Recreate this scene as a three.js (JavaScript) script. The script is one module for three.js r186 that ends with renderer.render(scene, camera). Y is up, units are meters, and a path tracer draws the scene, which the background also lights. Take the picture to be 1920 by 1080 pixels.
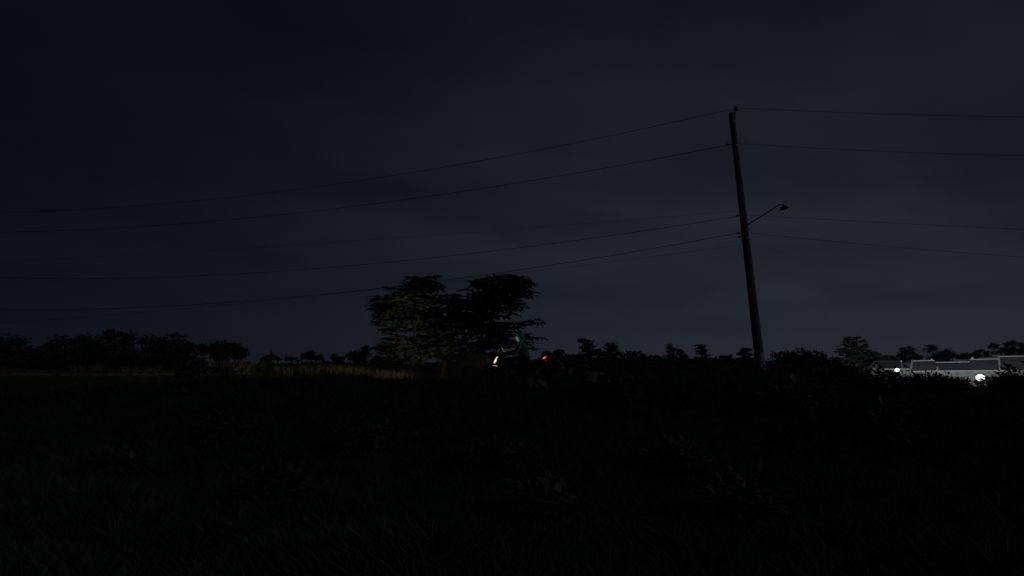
import * as THREE from 'three';
import { mergeGeometries } from 'three/addons/utils/BufferGeometryUtils.js';
import { RoundedBoxGeometry } from 'three/addons/geometries/RoundedBoxGeometry.js';
import { ImprovedNoise } from 'three/addons/math/ImprovedNoise.js';

// ------------------------------------------------------------------ camera
const EYE = 0.21, FOCAL = 1150, HORIZON = 715;          // focal length and horizon row in pixels of the 1920 x 1080 photograph
const scene = new THREE.Scene();
const camera = new THREE.PerspectiveCamera(2 * Math.atan(540 / FOCAL) * 180 / Math.PI, 16 / 9, 0.1, 3000);
const PITCH = Math.atan((HORIZON - 540) / FOCAL);
camera.position.set(0, EYE, 0);
camera.rotation.set(PITCH, 0, 0);
scene.add(camera);
// a pixel of the photograph and a distance along the ground give a point of the place
function at(px, py, d) {
  const v = new THREE.Vector3((px - 960) / FOCAL, (540 - py) / FOCAL, -1).applyAxisAngle(new THREE.Vector3(1, 0, 0), PITCH);
  const k = d / -v.z;
  return new THREE.Vector3(v.x * k, EYE + v.y * k, -d);
}

// ------------------------------------------------------------------ renderer, exposure
const renderer = new THREE.WebGLRenderer({ antialias: true });
renderer.toneMapping = THREE.LinearToneMapping;
const EXPOSURE = 0.05;
renderer.toneMappingExposure = EXPOSURE;
renderer.shadowMap.enabled = true;

// ------------------------------------------------------------------ sky: overcast night with town glow low on one side
const noise = new ImprovedNoise();
const fbm = (x, y, z, o = 4) => { let a = 0, k = 0.5, f = 1; for (let i = 0; i < o; i++) { a += k * noise.noise(x * f, y * f, z * f); f *= 2.03; k *= 0.5; } return a; };
const lin = (c) => { c = Math.max(0, c) / 255; return c <= 0.04045 ? c / 12.92 : ((c + 0.055) / 1.055) ** 2.4; };
{
  const W = 1024, H = 512, data = new Float32Array(W * H * 4);
  for (let j = 0; j < H; j++) for (let i = 0; i < W; i++) {
    const el = ((j + 0.5) / H - 0.5) * Math.PI, ph = ((i + 0.5) / W - 0.5) * 2 * Math.PI;
    const x = Math.cos(ph) * Math.cos(el), y = Math.sin(el), z = Math.sin(ph) * Math.cos(el);
    let az = Math.atan2(x, -z) * 180 / Math.PI - 31;
    if (az < -180) az += 360;
    const e = Math.max(0, el * 180 / Math.PI);
    let g = 5.5 + 39 * Math.exp(-((az / 66) ** 2)) * Math.exp(-e / 46);
    // cloud deck: noise on a plane overhead, so the streaks flatten towards the horizon
    const cy = Math.max(0.1, y + 0.06), cx = x / cy, cz = z / cy;
    const c = fbm(cx * 0.75 + cz * 0.35 + 3, 4.2, cz * 0.9 - cx * 0.1, 5);
    const fade = Math.min(1, Math.max(0, (e - 2) / 14));
    g *= 1 + fade * Math.max(-0.34, Math.min(0.24, c * 0.7));
    const k = (j * W + i) * 4;
    data[k] = lin(g * 0.94 - 2.6) / EXPOSURE; data[k + 1] = lin(g) / EXPOSURE; data[k + 2] = lin(g + 7.5) / EXPOSURE; data[k + 3] = 1;
  }
  const t = new THREE.DataTexture(data, W, H, THREE.RGBAFormat, THREE.FloatType);
  t.mapping = THREE.EquirectangularReflectionMapping;
  t.magFilter = t.minFilter = THREE.LinearFilter; t.wrapS = THREE.RepeatWrapping; t.needsUpdate = true;
  scene.background = t; scene.environment = t;
}
// the only directional light: faint town glow and moon through cloud, from the right
const sun = new THREE.DirectionalLight(new THREE.Color(0.66, 0.8, 1.0), 2.0);
sun.position.set(85, 50, 14); sun.shadow.radius = 30; sun.castShadow = true;
Object.assign(sun.shadow.camera, { left: -80, right: 80, top: 60, bottom: -60, near: 1, far: 260 });
sun.target.position.set(0, 0, -30);
scene.add(sun, sun.target);

// ------------------------------------------------------------------ helpers
function rng(seed) { let a = seed >>> 0; return () => { a = (a + 0x6D2B79F5) | 0; let t = Math.imul(a ^ (a >>> 15), 1 | a); t = (t + Math.imul(t ^ (t >>> 7), 61 | t)) ^ t; return ((t ^ (t >>> 14)) >>> 0) / 4294967296; }; }
const V = (x, y, z) => new THREE.Vector3(x, y, z);
const taken = {};
function numbered(n) { const k = taken[n] = (taken[n] ?? -1) + 1; return k ? n + '_' + String(k).padStart(3, '0') : n; }
function tag(o, label, category, group, kind) {
  o.userData.label = label; o.userData.category = category;
  if (group) o.userData.group = group;
  if (kind) o.userData.kind = kind;
  return o;
}
function base(name, pos, turn = 0) { const g = new THREE.Group(); g.name = numbered(name); g.position.copy(pos); g.rotation.y = turn; scene.add(g); return g; }
function part(name, geo, mat, parent) { const m = new THREE.Mesh(geo, mat); m.name = name; parent.add(m); return m; }
function solo(name, geo, mat) { const m = new THREE.Mesh(geo, mat); m.name = numbered(name); scene.add(m); return m; }
function mat(r, g, b, rough = 0.8, extra = {}) { return new THREE.MeshStandardMaterial({ color: new THREE.Color().setRGB(r, g, b), roughness: rough, ...extra }); }
const box = (w, h, d, x = 0, y = 0, z = 0) => new THREE.BoxGeometry(w, h, d).translate(x, y, z);
const rbox = (w, h, d, r, x = 0, y = 0, z = 0) => new RoundedBoxGeometry(w, h, d, 2, r).translate(x, y, z);
function merge(list) { const g = mergeGeometries(list.map((q) => { const n = q.index ? q.toNonIndexed() : q; for (const k of Object.keys(n.attributes)) if (!['position', 'normal', 'uv'].includes(k)) n.deleteAttribute(k); return n; })); return g; }
// tapered tube through points: radii given per point
function limb(pts, radii, sides = 7, seg = 4) {
  const c = new THREE.CatmullRomCurve3(pts), n = Math.max(2, (pts.length - 1) * seg), fr = c.computeFrenetFrames(n), pos = [], idx = [], uv = [];
  for (let i = 0; i <= n; i++) {
    const t = i / n, p = c.getPoint(t), f = t * (radii.length - 1), a = Math.min(radii.length - 2, Math.floor(f)), r = radii[a] + (radii[a + 1] - radii[a]) * (f - a);
    for (let k = 0; k <= sides; k++) {
      const w = k / sides * 2 * Math.PI, q = p.clone().addScaledVector(fr.normals[i], Math.cos(w) * r).addScaledVector(fr.binormals[i], Math.sin(w) * r);
      pos.push(q.x, q.y, q.z); uv.push(k / sides, t);
    }
  }
  for (let i = 0; i < n; i++) for (let k = 0; k < sides; k++) { const a = i * (sides + 1) + k, b = a + sides + 1; idx.push(a, b, a + 1, a + 1, b, b + 1); }
  const e = pos.length / 3, p0 = pts[0], p1 = pts[pts.length - 1];
  pos.push(p0.x, p0.y, p0.z, p1.x, p1.y, p1.z); uv.push(0, 0, 0, 1);
  for (let k = 0; k < sides; k++) idx.push(e, k, k + 1, e + 1, n * (sides + 1) + k + 1, n * (sides + 1) + k);
  const g = new THREE.BufferGeometry();
  g.setAttribute('position', new THREE.Float32BufferAttribute(pos, 3)); g.setAttribute('uv', new THREE.Float32BufferAttribute(uv, 2)); g.setIndex(idx); g.computeVertexNormals();
  return g;
}
const rod = (a, b, r, r2 = r, sides = 8) => limb([a, a.clone().lerp(b, 0.5), b], [r, (r + r2) / 2, r2], sides, 1);
// profile in the x-y plane, extruded to a thickness centred on z
function slab(points, thick, bevel = 0.01, z = 0, smooth = false) {
  const s = new THREE.Shape();
  if (smooth) { const c = new THREE.CatmullRomCurve3(points.map((p) => V(p[0], p[1], 0)), true, 'centripetal').getPoints(points.length * 5); c.forEach((p, i) => i ? s.lineTo(p.x, p.y) : s.moveTo(p.x, p.y)); }
  else points.forEach((p, i) => i ? s.lineTo(...p) : s.moveTo(...p));
  const t = thick - 2 * bevel;
  return new THREE.ExtrudeGeometry(s, { depth: t, bevelEnabled: bevel > 0, bevelThickness: bevel, bevelSize: bevel, bevelOffset: -bevel, bevelSegments: 2 }).translate(0, 0, z - t / 2);
}
// leaf collector
class Leaves {
  constructor(seed) { this.p = []; this.c = []; this.i = []; this.r = rng(seed); }
  // one leaf: strip from p along dir, bending down by droop; widths by profile
  leaf(p, dir, len, wid, droop, color, prof = [0.25, 1, 0.75, 0.02], roll = 0) {
    const side = V(-dir.z, 0, dir.x); if (side.lengthSq() < 1e-4) side.set(1, 0, 0); side.normalize();
    if (roll) side.applyAxisAngle(dir, roll);
    const n = prof.length - 1, q = p.clone(), d = dir.clone(), b = this.p.length / 3;
    for (let k = 0; k <= n; k++) {
      const w = wid * prof[k] / 2;
      this.p.push(q.x + side.x * w, q.y + side.y * w, q.z + side.z * w, q.x - side.x * w, q.y - side.y * w, q.z - side.z * w);
      this.c.push(...color, ...color);
      if (k < n) this.i.push(b + 2 * k, b + 2 * k + 1, b + 2 * k + 2, b + 2 * k + 1, b + 2 * k + 3, b + 2 * k + 2);
      q.addScaledVector(d, len / n); d.y -= droop / n; d.normalize();
    }
  }
  dir() { const r = this.r, z = r() * 2 - 1, a = r() * 2 * Math.PI, s = Math.sqrt(1 - z * z); return V(Math.cos(a) * s, z, Math.sin(a) * s); }
  tint(c, v = 0.3) { const k = 1 - v + 2 * v * this.r(), w = 0.9 + 0.2 * this.r(); return [c[0] * k * w, c[1] * k, c[2] * k / w]; }
  geo() {
    const g = new THREE.BufferGeometry();
    g.setAttribute('position', new THREE.Float32BufferAttribute(this.p, 3)); g.setAttribute('color', new THREE.Float32BufferAttribute(this.c, 3)); g.setIndex(this.i); g.computeVertexNormals();
    return g;
  }
}
// value-noise texture for grain
function grain(seed, w, f) {
  const d = new Uint8Array(w * w * 4), r = rng(seed);
  for (let j = 0; j < w; j++) for (let i = 0; i < w; i++) { const v = Math.max(0, Math.min(255, f(i / w, j / w, r))); const k = (j * w + i) * 4; d[k] = d[k + 1] = d[k + 2] = v; d[k + 3] = 255; }
  const t = new THREE.DataTexture(d, w, w); t.wrapS = t.wrapT = THREE.RepeatWrapping; t.magFilter = THREE.LinearFilter; t.minFilter = THREE.LinearMipmapLinearFilter; t.generateMipmaps = true; t.colorSpace = THREE.SRGBColorSpace; t.needsUpdate = true; return t;
}
const concreteMap = grain(5, 256, (u, v, r) => 205 + 60 * fbm(u * 7, v * 7, 1, 4) + 30 * (r() - 0.5) + 50 * Math.min(0, fbm(u * 24, v * 1.5, 7, 3)));
const asphaltMap = grain(6, 256, (u, v, r) => 190 + 50 * fbm(u * 6, v * 6, 2, 4) + 70 * (r() - 0.5));
const tileMap = grain(7, 128, (u, v, r) => 200 + 40 * fbm(u * 5, v * 5, 3, 3) + (v * 8 % 1 < 0.15 ? -60 : 0) + 20 * (r() - 0.5));

const M = {
  leaf: new THREE.MeshPhysicalMaterial({ vertexColors: true, roughness: 0.62, transmission: 0.25, thickness: 0, side: THREE.DoubleSide }),
  farLeaf: new THREE.MeshStandardMaterial({ vertexColors: true, roughness: 0.9, side: THREE.DoubleSide }),
  gloss: new THREE.MeshStandardMaterial({ vertexColors: true, roughness: 0.4, side: THREE.DoubleSide }),
  bark: mat(0.055, 0.042, 0.032, 0.95),
  soil: mat(0.055, 0.045, 0.03, 1),
  concrete: mat(0.25, 0.255, 0.265, 0.9, { map: concreteMap }),
  pale: mat(0.62, 0.6, 0.56, 0.9),
  steel: mat(0.22, 0.22, 0.23, 0.5, { metalness: 0.7 }),
  darkSteel: mat(0.04, 0.04, 0.045, 0.5, { metalness: 0.3 }),
  rubber: mat(0.02, 0.02, 0.02, 0.85),
  porcelain: mat(0.09, 0.05, 0.035, 0.3),
  wall: mat(0.72, 0.68, 0.62, 0.9, { map: concreteMap }),
  trim: mat(0.74, 0.74, 0.73, 0.8),
  roof: mat(0.26, 0.275, 0.29, 0.85, { map: tileMap }),
  roofTeal: mat(0.09, 0.14, 0.15, 0.85, { map: tileMap }),
  roofRed: mat(0.16, 0.06, 0.05, 0.85, { map: tileMap }),
  door: mat(0.12, 0.07, 0.04, 0.6),
  glass: mat(0.03, 0.035, 0.04, 0.55),
};

// ------------------------------------------------------------------ terrain
const RD = V(-0.968, 0, -0.251).normalize();      // the way the scooter rides
const RN = V(-0.251, 0, 0.968).normalize().negate(); // across the road, away from the camera
const RC = V(0.5, 0, -19.74);                    // a point of the road's middle
const along = (s, u) => RC.clone().addScaledVector(RD, s).addScaledVector(RN, u);
const ss = (a, b, x) => { const t = Math.min(1, Math.max(0, (x - a) / (b - a))); return t * t * (3 - 2 * t); };
function ground(x, z) {
  const dx = x - RC.x, dz = z - RC.z, u = dx * RN.x + dz * RN.z, s = dx * RD.x + dz * RD.z;
  const n = fbm(x * 0.35, 0.3, z * 0.35, 3), f = fbm(x * 1.7, 9.1, z * 1.7, 2);
  const crest = 0.27 + 0.15 * ss(1, 9, s) + 0.05 * ss(-2, -4, s) - 0.5 * ss(-6.5, -10, s) + 0.03 * f;
  if (u < -2.5) {
    const rise = ss(-2.5, -3.3, u);
    const field = -1.4 + 0.28 * n + 0.05 * f;
    const t = ss(-3.8, -11, u);
    return rise * crest * (1 - t) + field * t - 0.02;
  }
  if (u < 2.5) return -0.03;
  const verge = 0.34 + 0.12 * n + 0.04 * f + 0.16 * ss(-3, -6, s) - 0.9 * ss(-8.5, -12, s) + 0.26 * ss(5, 12, s) * ss(3, 6, u);
  const far = -0.5 + 0.5 * n - 0.6 * ss(30, 75, x);
  return ss(2.5, 4.2, u) * verge * (1 - ss(9, 30, u)) + ss(9, 30, u) * far - 0.02;
}
{
  // one sheet, fine near the road and coarse towards the horizon
  const axis = (lo, hi, mid, fine, n) => { const o = []; for (let i = 0; i <= n; i++) { const t = i / n * 2 - 1, k = Math.sign(t) * Math.sinh(Math.abs(t) * 4.6) / Math.sinh(4.6); o.push(k < 0 ? mid + k * (mid - lo) : mid + k * (hi - mid)); } return o; };
  const xs = axis(-1400, 1400, 0, 0.3, 300), zs = axis(-2200, 120, -16, 0.3, 340), pos = [], idx = [], col = [];
  for (const z of zs) for (const x of xs) {
    pos.push(x, ground(x, z), z);
    const k = 0.75 + 0.6 * fbm(x * 0.8, 2, z * 0.8, 4), w = 0.5 + fbm(x * 0.13, 7, z * 0.13, 3);
    col.push((0.052 + 0.02 * w) * k, 0.05 * k, (0.028 - 0.008 * w) * k);
  }
  const nx = xs.length;
  for (let j = 0; j + 1 < zs.length; j++) for (let i = 0; i + 1 < nx; i++) { const a = j * nx + i, b = a + nx; idx.push(a, b, a + 1, a + 1, b, b + 1); }
  const g = new THREE.BufferGeometry();
  g.setAttribute('position', new THREE.Float32BufferAttribute(pos, 3)); g.setAttribute('color', new THREE.Float32BufferAttribute(col, 3)); g.setIndex(idx); g.computeVertexNormals();
  const m = solo('ground', g, new THREE.MeshStandardMaterial({ vertexColors: true, roughness: 1, side: THREE.DoubleSide }));
  tag(m, 'uneven earth field and grassy road bank', 'ground', null, 'structure');
  const p = [], uv = [], ix = [], S = 90;
  for (let i = 0; i <= S; i++) { const s = -60 + i * 2; for (let k = 0; k <= 6; k++) { const u = -2.5 + k * 5 / 6, q = along(s, u); p.push(q.x, 0.0 + 0.03 * (1 - (u / 2.5) ** 2), q.z); uv.push(s / 2, u / 2); } }
  for (let i = 0; i < S; i++) for (let k = 0; k < 6; k++) { const a = i * 7 + k, b = a + 7; ix.push(a, b, a + 1, a + 1, b, b + 1); }
  const rg = new THREE.BufferGeometry(); rg.setAttribute('position', new THREE.Float32BufferAttribute(p, 3)); rg.setAttribute('uv', new THREE.Float32BufferAttribute(uv, 2)); rg.setIndex(ix); rg.computeVertexNormals();
  tag(solo('road', rg, mat(0.06, 0.058, 0.055, 0.9, { map: asphaltMap, side: THREE.DoubleSide })), 'narrow asphalt road along the bank', 'road', null, 'structure');
}
const on = (x, z, dy = 0) => V(x, ground(x, z) + dy, z);
const above = (px, d, dy = 0) => { const q = at(px, HORIZON, d); return on(q.x, q.z, dy); };

// ------------------------------------------------------------------ utility pole, street lamp, wires
const poleTop = at(1371.5, 213, 22), poleFoot = above(1429, 22.1, -0.3);
{
  const g = base('utility_pole', poleFoot.clone());
  tag(g, 'tall leaning round concrete utility pole carrying the wires and a lamp arm', 'pole');
  const L = (v) => v.clone().sub(poleFoot), dirP = poleTop.clone().sub(poleFoot), P = (t) => dirP.clone().multiplyScalar(t), R = (t) => 0.172 - 0.074 * t;
  const shaft = limb([P(0), P(0.25), P(0.5), P(0.75), P(1)], [R(0), R(0.25), R(0.5), R(0.75), R(1)], 20, 3);
  part('shaft', shaft, M.concrete, g);
  const up = dirP.clone().normalize(), turned = new THREE.Quaternion().setFromUnitVectors(V(0, 1, 0), up);
  const ring = (t, h, k, m, name) => { const c = part(name, new THREE.CylinderGeometry(R(t) + k, R(t) + k, h, 20, 1, true), m, g); c.position.copy(P(t)); c.quaternion.copy(turned); return c; };
  ring(0.077, 0.62, 0.004, mat(0.72, 0.71, 0.69, 0.9, { map: concreteMap, side: THREE.DoubleSide }), 'paper_notice');
  ring(0.553, 0.06, 0.012, M.steel, 'clamp_band'); ring(0.518, 0.07, 0.014, M.steel, 'clamp_band'); ring(0.5, 0.035, 0.01, M.steel, 'clamp_band'); ring(0.873, 0.05, 0.012, M.steel, 'clamp_band'); ring(0.585, 0.05, 0.012, M.steel, 'clamp_band'); ring(0.965, 0.05, 0.012, M.steel, 'clamp_band');
  const cap = part('cap', new THREE.SphereGeometry(R(1), 16, 6, 0, 2 * Math.PI, 0, Math.PI / 2).scale(1, 0.35, 1), M.concrete, g); cap.position.copy(P(1)); cap.quaternion.copy(turned);
  // top bracket with a pin insulator standing beside the pole's head
  const br = part('bracket', merge([rod(L(at(1377, 236, 22)), L(at(1379, 209, 22)), 0.035), rod(P(0.965), L(at(1378, 228, 22)), 0.03)]), M.steel, g);
  const ins = part('insulator', new THREE.LatheGeometry([[0, -0.09], [0.055, -0.09], [0.085, -0.05], [0.06, -0.03], [0.09, 0.01], [0.055, 0.03], [0.07, 0.06], [0.05, 0.1], [0, 0.11]].map((p) => new THREE.Vector2(...p)), 14), M.porcelain, g);
  ins.position.copy(L(at(1380, 204, 22)));
  for (const [px, py] of [[1363, 271], [1382, 404], [1385, 437], [1386, 444]]) {
    const c = part('wire_hook', merge([rod(L(at(px, py, 21.95)), L(at(px + 10, py, 21.95)), 0.02), new THREE.SphereGeometry(0.04, 8, 6).translate(...L(at(px, py, 21.95)).toArray())]), M.darkSteel, g);
  }
  const gs = base('street_lamp', at(1401, 424, 21.9));
  tag(gs, 'unlit dish street lamp on a slanting arm clamped to the pole', 'street lamp');
  const Q = (px, py, d = 21.8) => at(px, py, d).sub(gs.position);
  part('arm', limb([Q(1396, 425, 21.95), Q(1430, 404), Q(1462, 384), Q(1470, 382.5)], [0.026, 0.024, 0.022, 0.02], 8, 4), M.steel, gs);
  const c = Q(1470, 390);
  const shade = part('shade', new THREE.LatheGeometry([[0.02, 0.1], [0.06, 0.085], [0.11, 0.05], [0.165, -0.03], [0.16, -0.035], [0.1, 0.03], [0.03, 0.06]].map((p) => new THREE.Vector2(...p)), 20), mat(0.1, 0.1, 0.105, 0.6), gs);
  shade.position.copy(c); shade.rotation.set(-0.12, 0, 0.2);
  const stem = part('lamp_neck', rod(Q(1469, 382.5), c.clone().add(V(0, 0.08, 0)), 0.022), M.steel, gs);
  const bulb = part('bulb', new THREE.SphereGeometry(0.05, 12, 8).scale(1, 1.3, 1), mat(0.4, 0.42, 0.45, 0.2), gs); bulb.position.copy(c).y -= 0.0;
}
// wires: a pixel track gives the height over a straight run between poles; a parabola (the sag) is fitted and carried on past the frame
function wire(track, far, reach, radius, label, group) {
  const p0 = poleTop.clone(); p0.y = 0; const a = V(p0.x, 0, p0.z), dv = far.clone().sub(a); dv.y = 0; dv.normalize();
  const T = [], Y = [];
  for (const [px, py] of track) {
    const k = (px - 960) / FOCAL / Math.cos(0);           // x = k' * depth for points near the pitch axis
    // solve along the run for the spot that lies under this pixel
    let t = 0; for (let i = 0; i < 40; i++) { const q = a.clone().addScaledVector(dv, t), w = at(px, py, -q.z); const err = w.x - q.x, den = dv.x + dv.z * (w.x / -q.z); t += err / den; }
    const q = a.clone().addScaledVector(dv, t); T.push(t); Y.push(at(px, py, -q.z).y);
  }
  const y0 = Y[0], t0 = T[0]; let s11 = 0, s12 = 0, s22 = 0, b1 = 0, b2 = 0;
  T.forEach((t, i) => { const x = t - t0, y = Y[i] - y0; s11 += x * x; s12 += x ** 3; s22 += x ** 4; b1 += x * y; b2 += x * x * y; });
  const D = s11 * s22 - s12 * s12, c1 = (b1 * s22 - b2 * s12) / D, c2 = (b2 * s11 - b1 * s12) / D, pts = [];
  for (let i = 0; i <= 24; i++) { const x = reach * i / 24, q = a.clone().addScaledVector(dv, t0 + x); pts.push(V(q.x, y0 + c1 * x + c2 * x * x, q.z)); }
  const g = new THREE.TubeGeometry(new THREE.CatmullRomCurve3(pts), 72, radius, 6);
  return tag(solo('overhead_wire', g, M.darkSteel), label, 'wire', group);
}
{
  const fl = V(-25.9, 0, -31), fr = V(17.6, 0, -20.9);
  wire([[1379, 203], [1320, 216], [1070, 268], [960, 289], [830, 316], [590, 351], [400, 373], [220, 389], [0, 398]], fl, 58, 0.009, 'topmost wire running from the pole head out past the tree', 'wires over the road');
  wire([[1370, 271], [1200, 302], [960, 344], [640, 390], [360, 419], [140, 431]], fl, 58, 0.009, 'second highest wire from the pole out past the tree', 'wires over the road');
  wire([[1386, 395], [1200, 411], [960, 430], [700, 449], [250, 478]], fl, 58, 0.004, 'thinnest faint wire leaving the pole just above the lamp arm, tree side', 'wires over the road');
  wire([[1387, 405], [960, 467], [600, 502], [400, 516], [200, 522]], fl, 58, 0.008, 'wire at lamp arm height running from pole over the tree', 'wires over the road');
  wire([[1390, 436], [1120, 484], [990, 504], [840, 524], [640, 547], [475, 565], [250, 577], [125, 580]], fl, 58, 0.01, 'wire from the pole passing close over the tree top', 'wires over the road');
  wire([[1391, 459], [1240, 476], [1120, 490], [960, 513], [640, 554], [250, 586]], fl, 58, 0.005, 'lowest thin wire from the pole toward the tree', 'wires over the road');
  wire([[1381, 202], [1440, 205], [1560, 210], [1740, 216], [1920, 219]], fr, 45, 0.0062, 'topmost wire from the pole head over the houses', 'wires over the road');
  wire([[1381, 269], [1560, 279], [1740, 287], [1920, 292]], fr, 45, 0.0062, 'second highest wire from the pole over the houses', 'wires over the road');
  wire([[1396, 403], [1560, 412], [1740, 422], [1920, 430]], fr, 45, 0.0062, 'wire crossing behind the lamp arm toward the houses', 'wires over the road');
  wire([[1400, 436], [1560, 452], [1740, 469], [1920, 482]], fr, 45, 0.0062, 'lowest wire from the pole over the houses', 'wires over the road');
}

// ------------------------------------------------------------------ houses
const HG = -1.05, PHI = 0.68, RA = V(Math.cos(PHI), 0, Math.sin(PHI)), RF = V(-Math.sin(PHI), 0, Math.cos(PHI));
const EAVE = 1.82;
// a gabled house: ridge along local x from 0 to w at height h, roof falls to the eave at z = +/-run
function roofPlane(w, z0, y0, z1, y1, thick = 0.1) {
  const len = Math.hypot(z1 - z0, y1 - y0), g = new THREE.BoxGeometry(w, thick, len), uv = g.attributes.uv;
  for (let i = 0; i < uv.count; i++) uv.setXY(i, uv.getX(i) * w / 2, uv.getY(i) * len / 2);
  return g.rotateX(Math.atan2(y0 - y1, z1 - z0)).translate(w / 2, (y0 + y1) / 2, (z0 + z1) / 2);
}
function house(pos, turn, w, h, eave, run, roofMat, label, opt = {}) {
  const g = base('row_house', pos, turn); if (opt.name) { g.name = numbered(opt.name); }
  tag(g, label, 'house', opt.group);
  const wz = run - 0.5, wt = eave - 0.02 + 0.5 * (h - eave) / run;   // wall top under the overhanging eave
  const t = 0.15;
  part('front_wall', box(w, wt - 0.12, t, w / 2, (wt - 0.12) / 2, wz - t / 2), M.wall, g);
  part('back_wall', box(w, wt - 0.12, t, w / 2, (wt - 0.12) / 2, -wz + t / 2), M.wall, g);
  for (const x of [t / 2 + 0.004, w - t / 2 - 0.004]) {
    const s = new THREE.Shape([[-wz + t, 0], [wz - t, 0], [wz - t, wt - 0.2], [0, h - 0.16], [-wz + t, wt - 0.2]].map((p) => new THREE.Vector2(...p)));
    part('gable_wall', new THREE.ExtrudeGeometry(s, { depth: t - 0.01, bevelEnabled: false }).rotateY(Math.PI / 2).translate(x - t / 2, 0, 0), M.wall, g);
  }
  const rf = part('roof_slope', roofPlane(w, 0.03, h - 0.02, run, eave), roofMat, g);
  part('roof_slope', roofPlane(w, -0.03, h - 0.02, -run, eave), roofMat, g);
  part('ridge_cap', rbox(w, 0.16, 0.34, 0.05, w / 2, h + 0.03, 0), opt.ridge ?? M.trim, g);
  if (opt.rake !== false) {
    const n = Math.hypot(run, h - eave), a = Math.atan2(h - eave, run);
    for (const [sx, f0, f1] of opt.rakes ?? [[0.1, 0, 1]]) for (const sgn of opt.rakeBack ? [1, -1] : [1]) {
      const gg = rbox(0.24, 0.2, n * (f1 - f0), 0.03).rotateX(sgn * a).translate(sx, eave + (h - eave) * (1 - (f0 + f1) / 2) + 0.1, sgn * run * (f0 + f1) / 2);
      part('gable_trim', gg, M.trim, g);
    }
  }
  part('eave_board', box(w, 0.16, 0.03, w / 2, eave - 0.06, run + 0.01), M.trim, g);
  if (!opt.plain) {
    const dx = w * 0.3, d = part('door', box(0.85, 2.05, 0.06, dx, 1.03, wz + 0.02), M.door, g);
    part('door_handle', new THREE.SphereGeometry(0.03, 8, 6).translate(dx + 0.33, 1.0, wz + 0.07), M.steel, d);
    const wn = part('window', merge([box(1.3, 0.08, 0.08, w * 0.7, 1.9, wz + 0.03), box(1.3, 0.08, 0.08, w * 0.7, 0.85, wz + 0.03), box(0.08, 0.97, 0.08, w * 0.7 - 0.61, 1.375, wz + 0.03), box(0.08, 0.97, 0.08, w * 0.7 + 0.61, 1.375, wz + 0.03)]), M.door, g);
    for (const k of [-0.3, 0.3]) part('pane', box(0.56, 0.97, 0.02, w * 0.7 + k, 1.375, wz + 0.02), M.glass, wn);
  }
  return g;
}
{
  // the row: each ridge starts and ends at its pixel, the row recedes at PHI
  const start = at(1709, 677, 100), rel = (px, py, p) => { // distance along the row from p to where it passes px
    const k = at(px, py, 1).x; return (k * -p.z - p.x) / (RA.x + RA.z * k); };
  let p = start.clone(); const cols = [[1709, 1753, 677, 'grey roofed row house at the end nearest the white lamp post'], [1753, 1819, 680, 'row house with the lowest white ridge and a half trim on its grey roof'], [1819, 1872, 674.5, 'row house with a small chimney cap, roof one step above its neighbour'], [1872, 2010, 669, 'largest row house with the highest and thickest white ridge']];
  const labels = ['grey roofed row house at the far end, slanting trim on its open gable side', cols[1][3], cols[2][3], cols[3][3]];
  cols.forEach(([x0, x1, py], i) => {
    const w = rel(x1, py, p), y = at(x0, py, -p.z).y;
    const g = house(V(p.x, HG, p.z), -PHI, w, y - HG, EAVE - HG, 3, M.roof, labels[i], { group: 'row houses beyond the field', rakes: [[[0.1, 0, 1]], [[0.4, 0.6, 1]], [[w + 5, 0, 0]], [[0.1, 0, 1]]][i], rake: i !== 2 });
    if (i === 2) part('chimney_cap', rbox(0.3, 0.3, 0.3, 0.04, 0.35, y - HG + 0.22, 0), M.trim, g);
    if (i === 0) part('ridge_knob', rbox(0.25, 0.22, 0.25, 0.04, w - 0.4, y - HG + 0.2, 0), M.trim, g);
    p.addScaledVector(RA, w);
  });
  // houses further along: red roof behind, teal roof with a pale gable in front, a low one
  const r1 = at(1624, 667, 112);
  house(V(r1.x, HG, r1.z), 0.04, 5.0, r1.y - HG, r1.y - HG - 1.5, 2.8, M.roofRed, 'house with a dull red roof and pale gable behind the teal roofed one', { name: 'red_roof_house', plain: true, ridge: M.roofRed, rakes: [[4.9, 0.15, 0.75]] });
  const r2 = at(1637, 677.5, 101);
  house(V(r2.x, HG, r2.z), -0.05, 4.4, r2.y - HG, r2.y - HG - 1.25, 2.6, M.roofTeal, 'low house with a teal grey roof under the dull red one', { name: 'teal_roof_house', plain: true, ridge: M.roofTeal, rake: false });
  const r3 = at(1612, 682.5, 108);
  house(V(r3.x, HG, r3.z), 0, 2.2, r3.y - HG, r3.y - HG - 0.9, 2.0, M.roof, 'small shed with a thin white ridge beside the teal roofed house', { name: 'small_shed', plain: true, rake: false });
  // gable peak between the shed and the teal roof
  const gp = at(1637.5, 686, 96), pg = base('gable_porch', V(gp.x, HG, gp.z), 0.15); tag(pg, 'pale peaked porch front beside the teal roofed house', 'porch');
  const s = new THREE.Shape([[-0.55, 0], [0.55, 0], [0.55, 2.55], [0, 3.35], [-0.55, 2.55]].map((q) => new THREE.Vector2(...q)));
  part('walls', new THREE.ExtrudeGeometry(s, { depth: 1.8, bevelEnabled: false }).translate(0, 0, -1.65), M.wall, pg);
  for (const k of [-1, 1]) part('roof_slope', rbox(1.1, 0.09, 2.0, 0.02).rotateZ(-k * 0.95).translate(k * 0.33, 3.05, -0.85), M.roof, pg);
}
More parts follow.
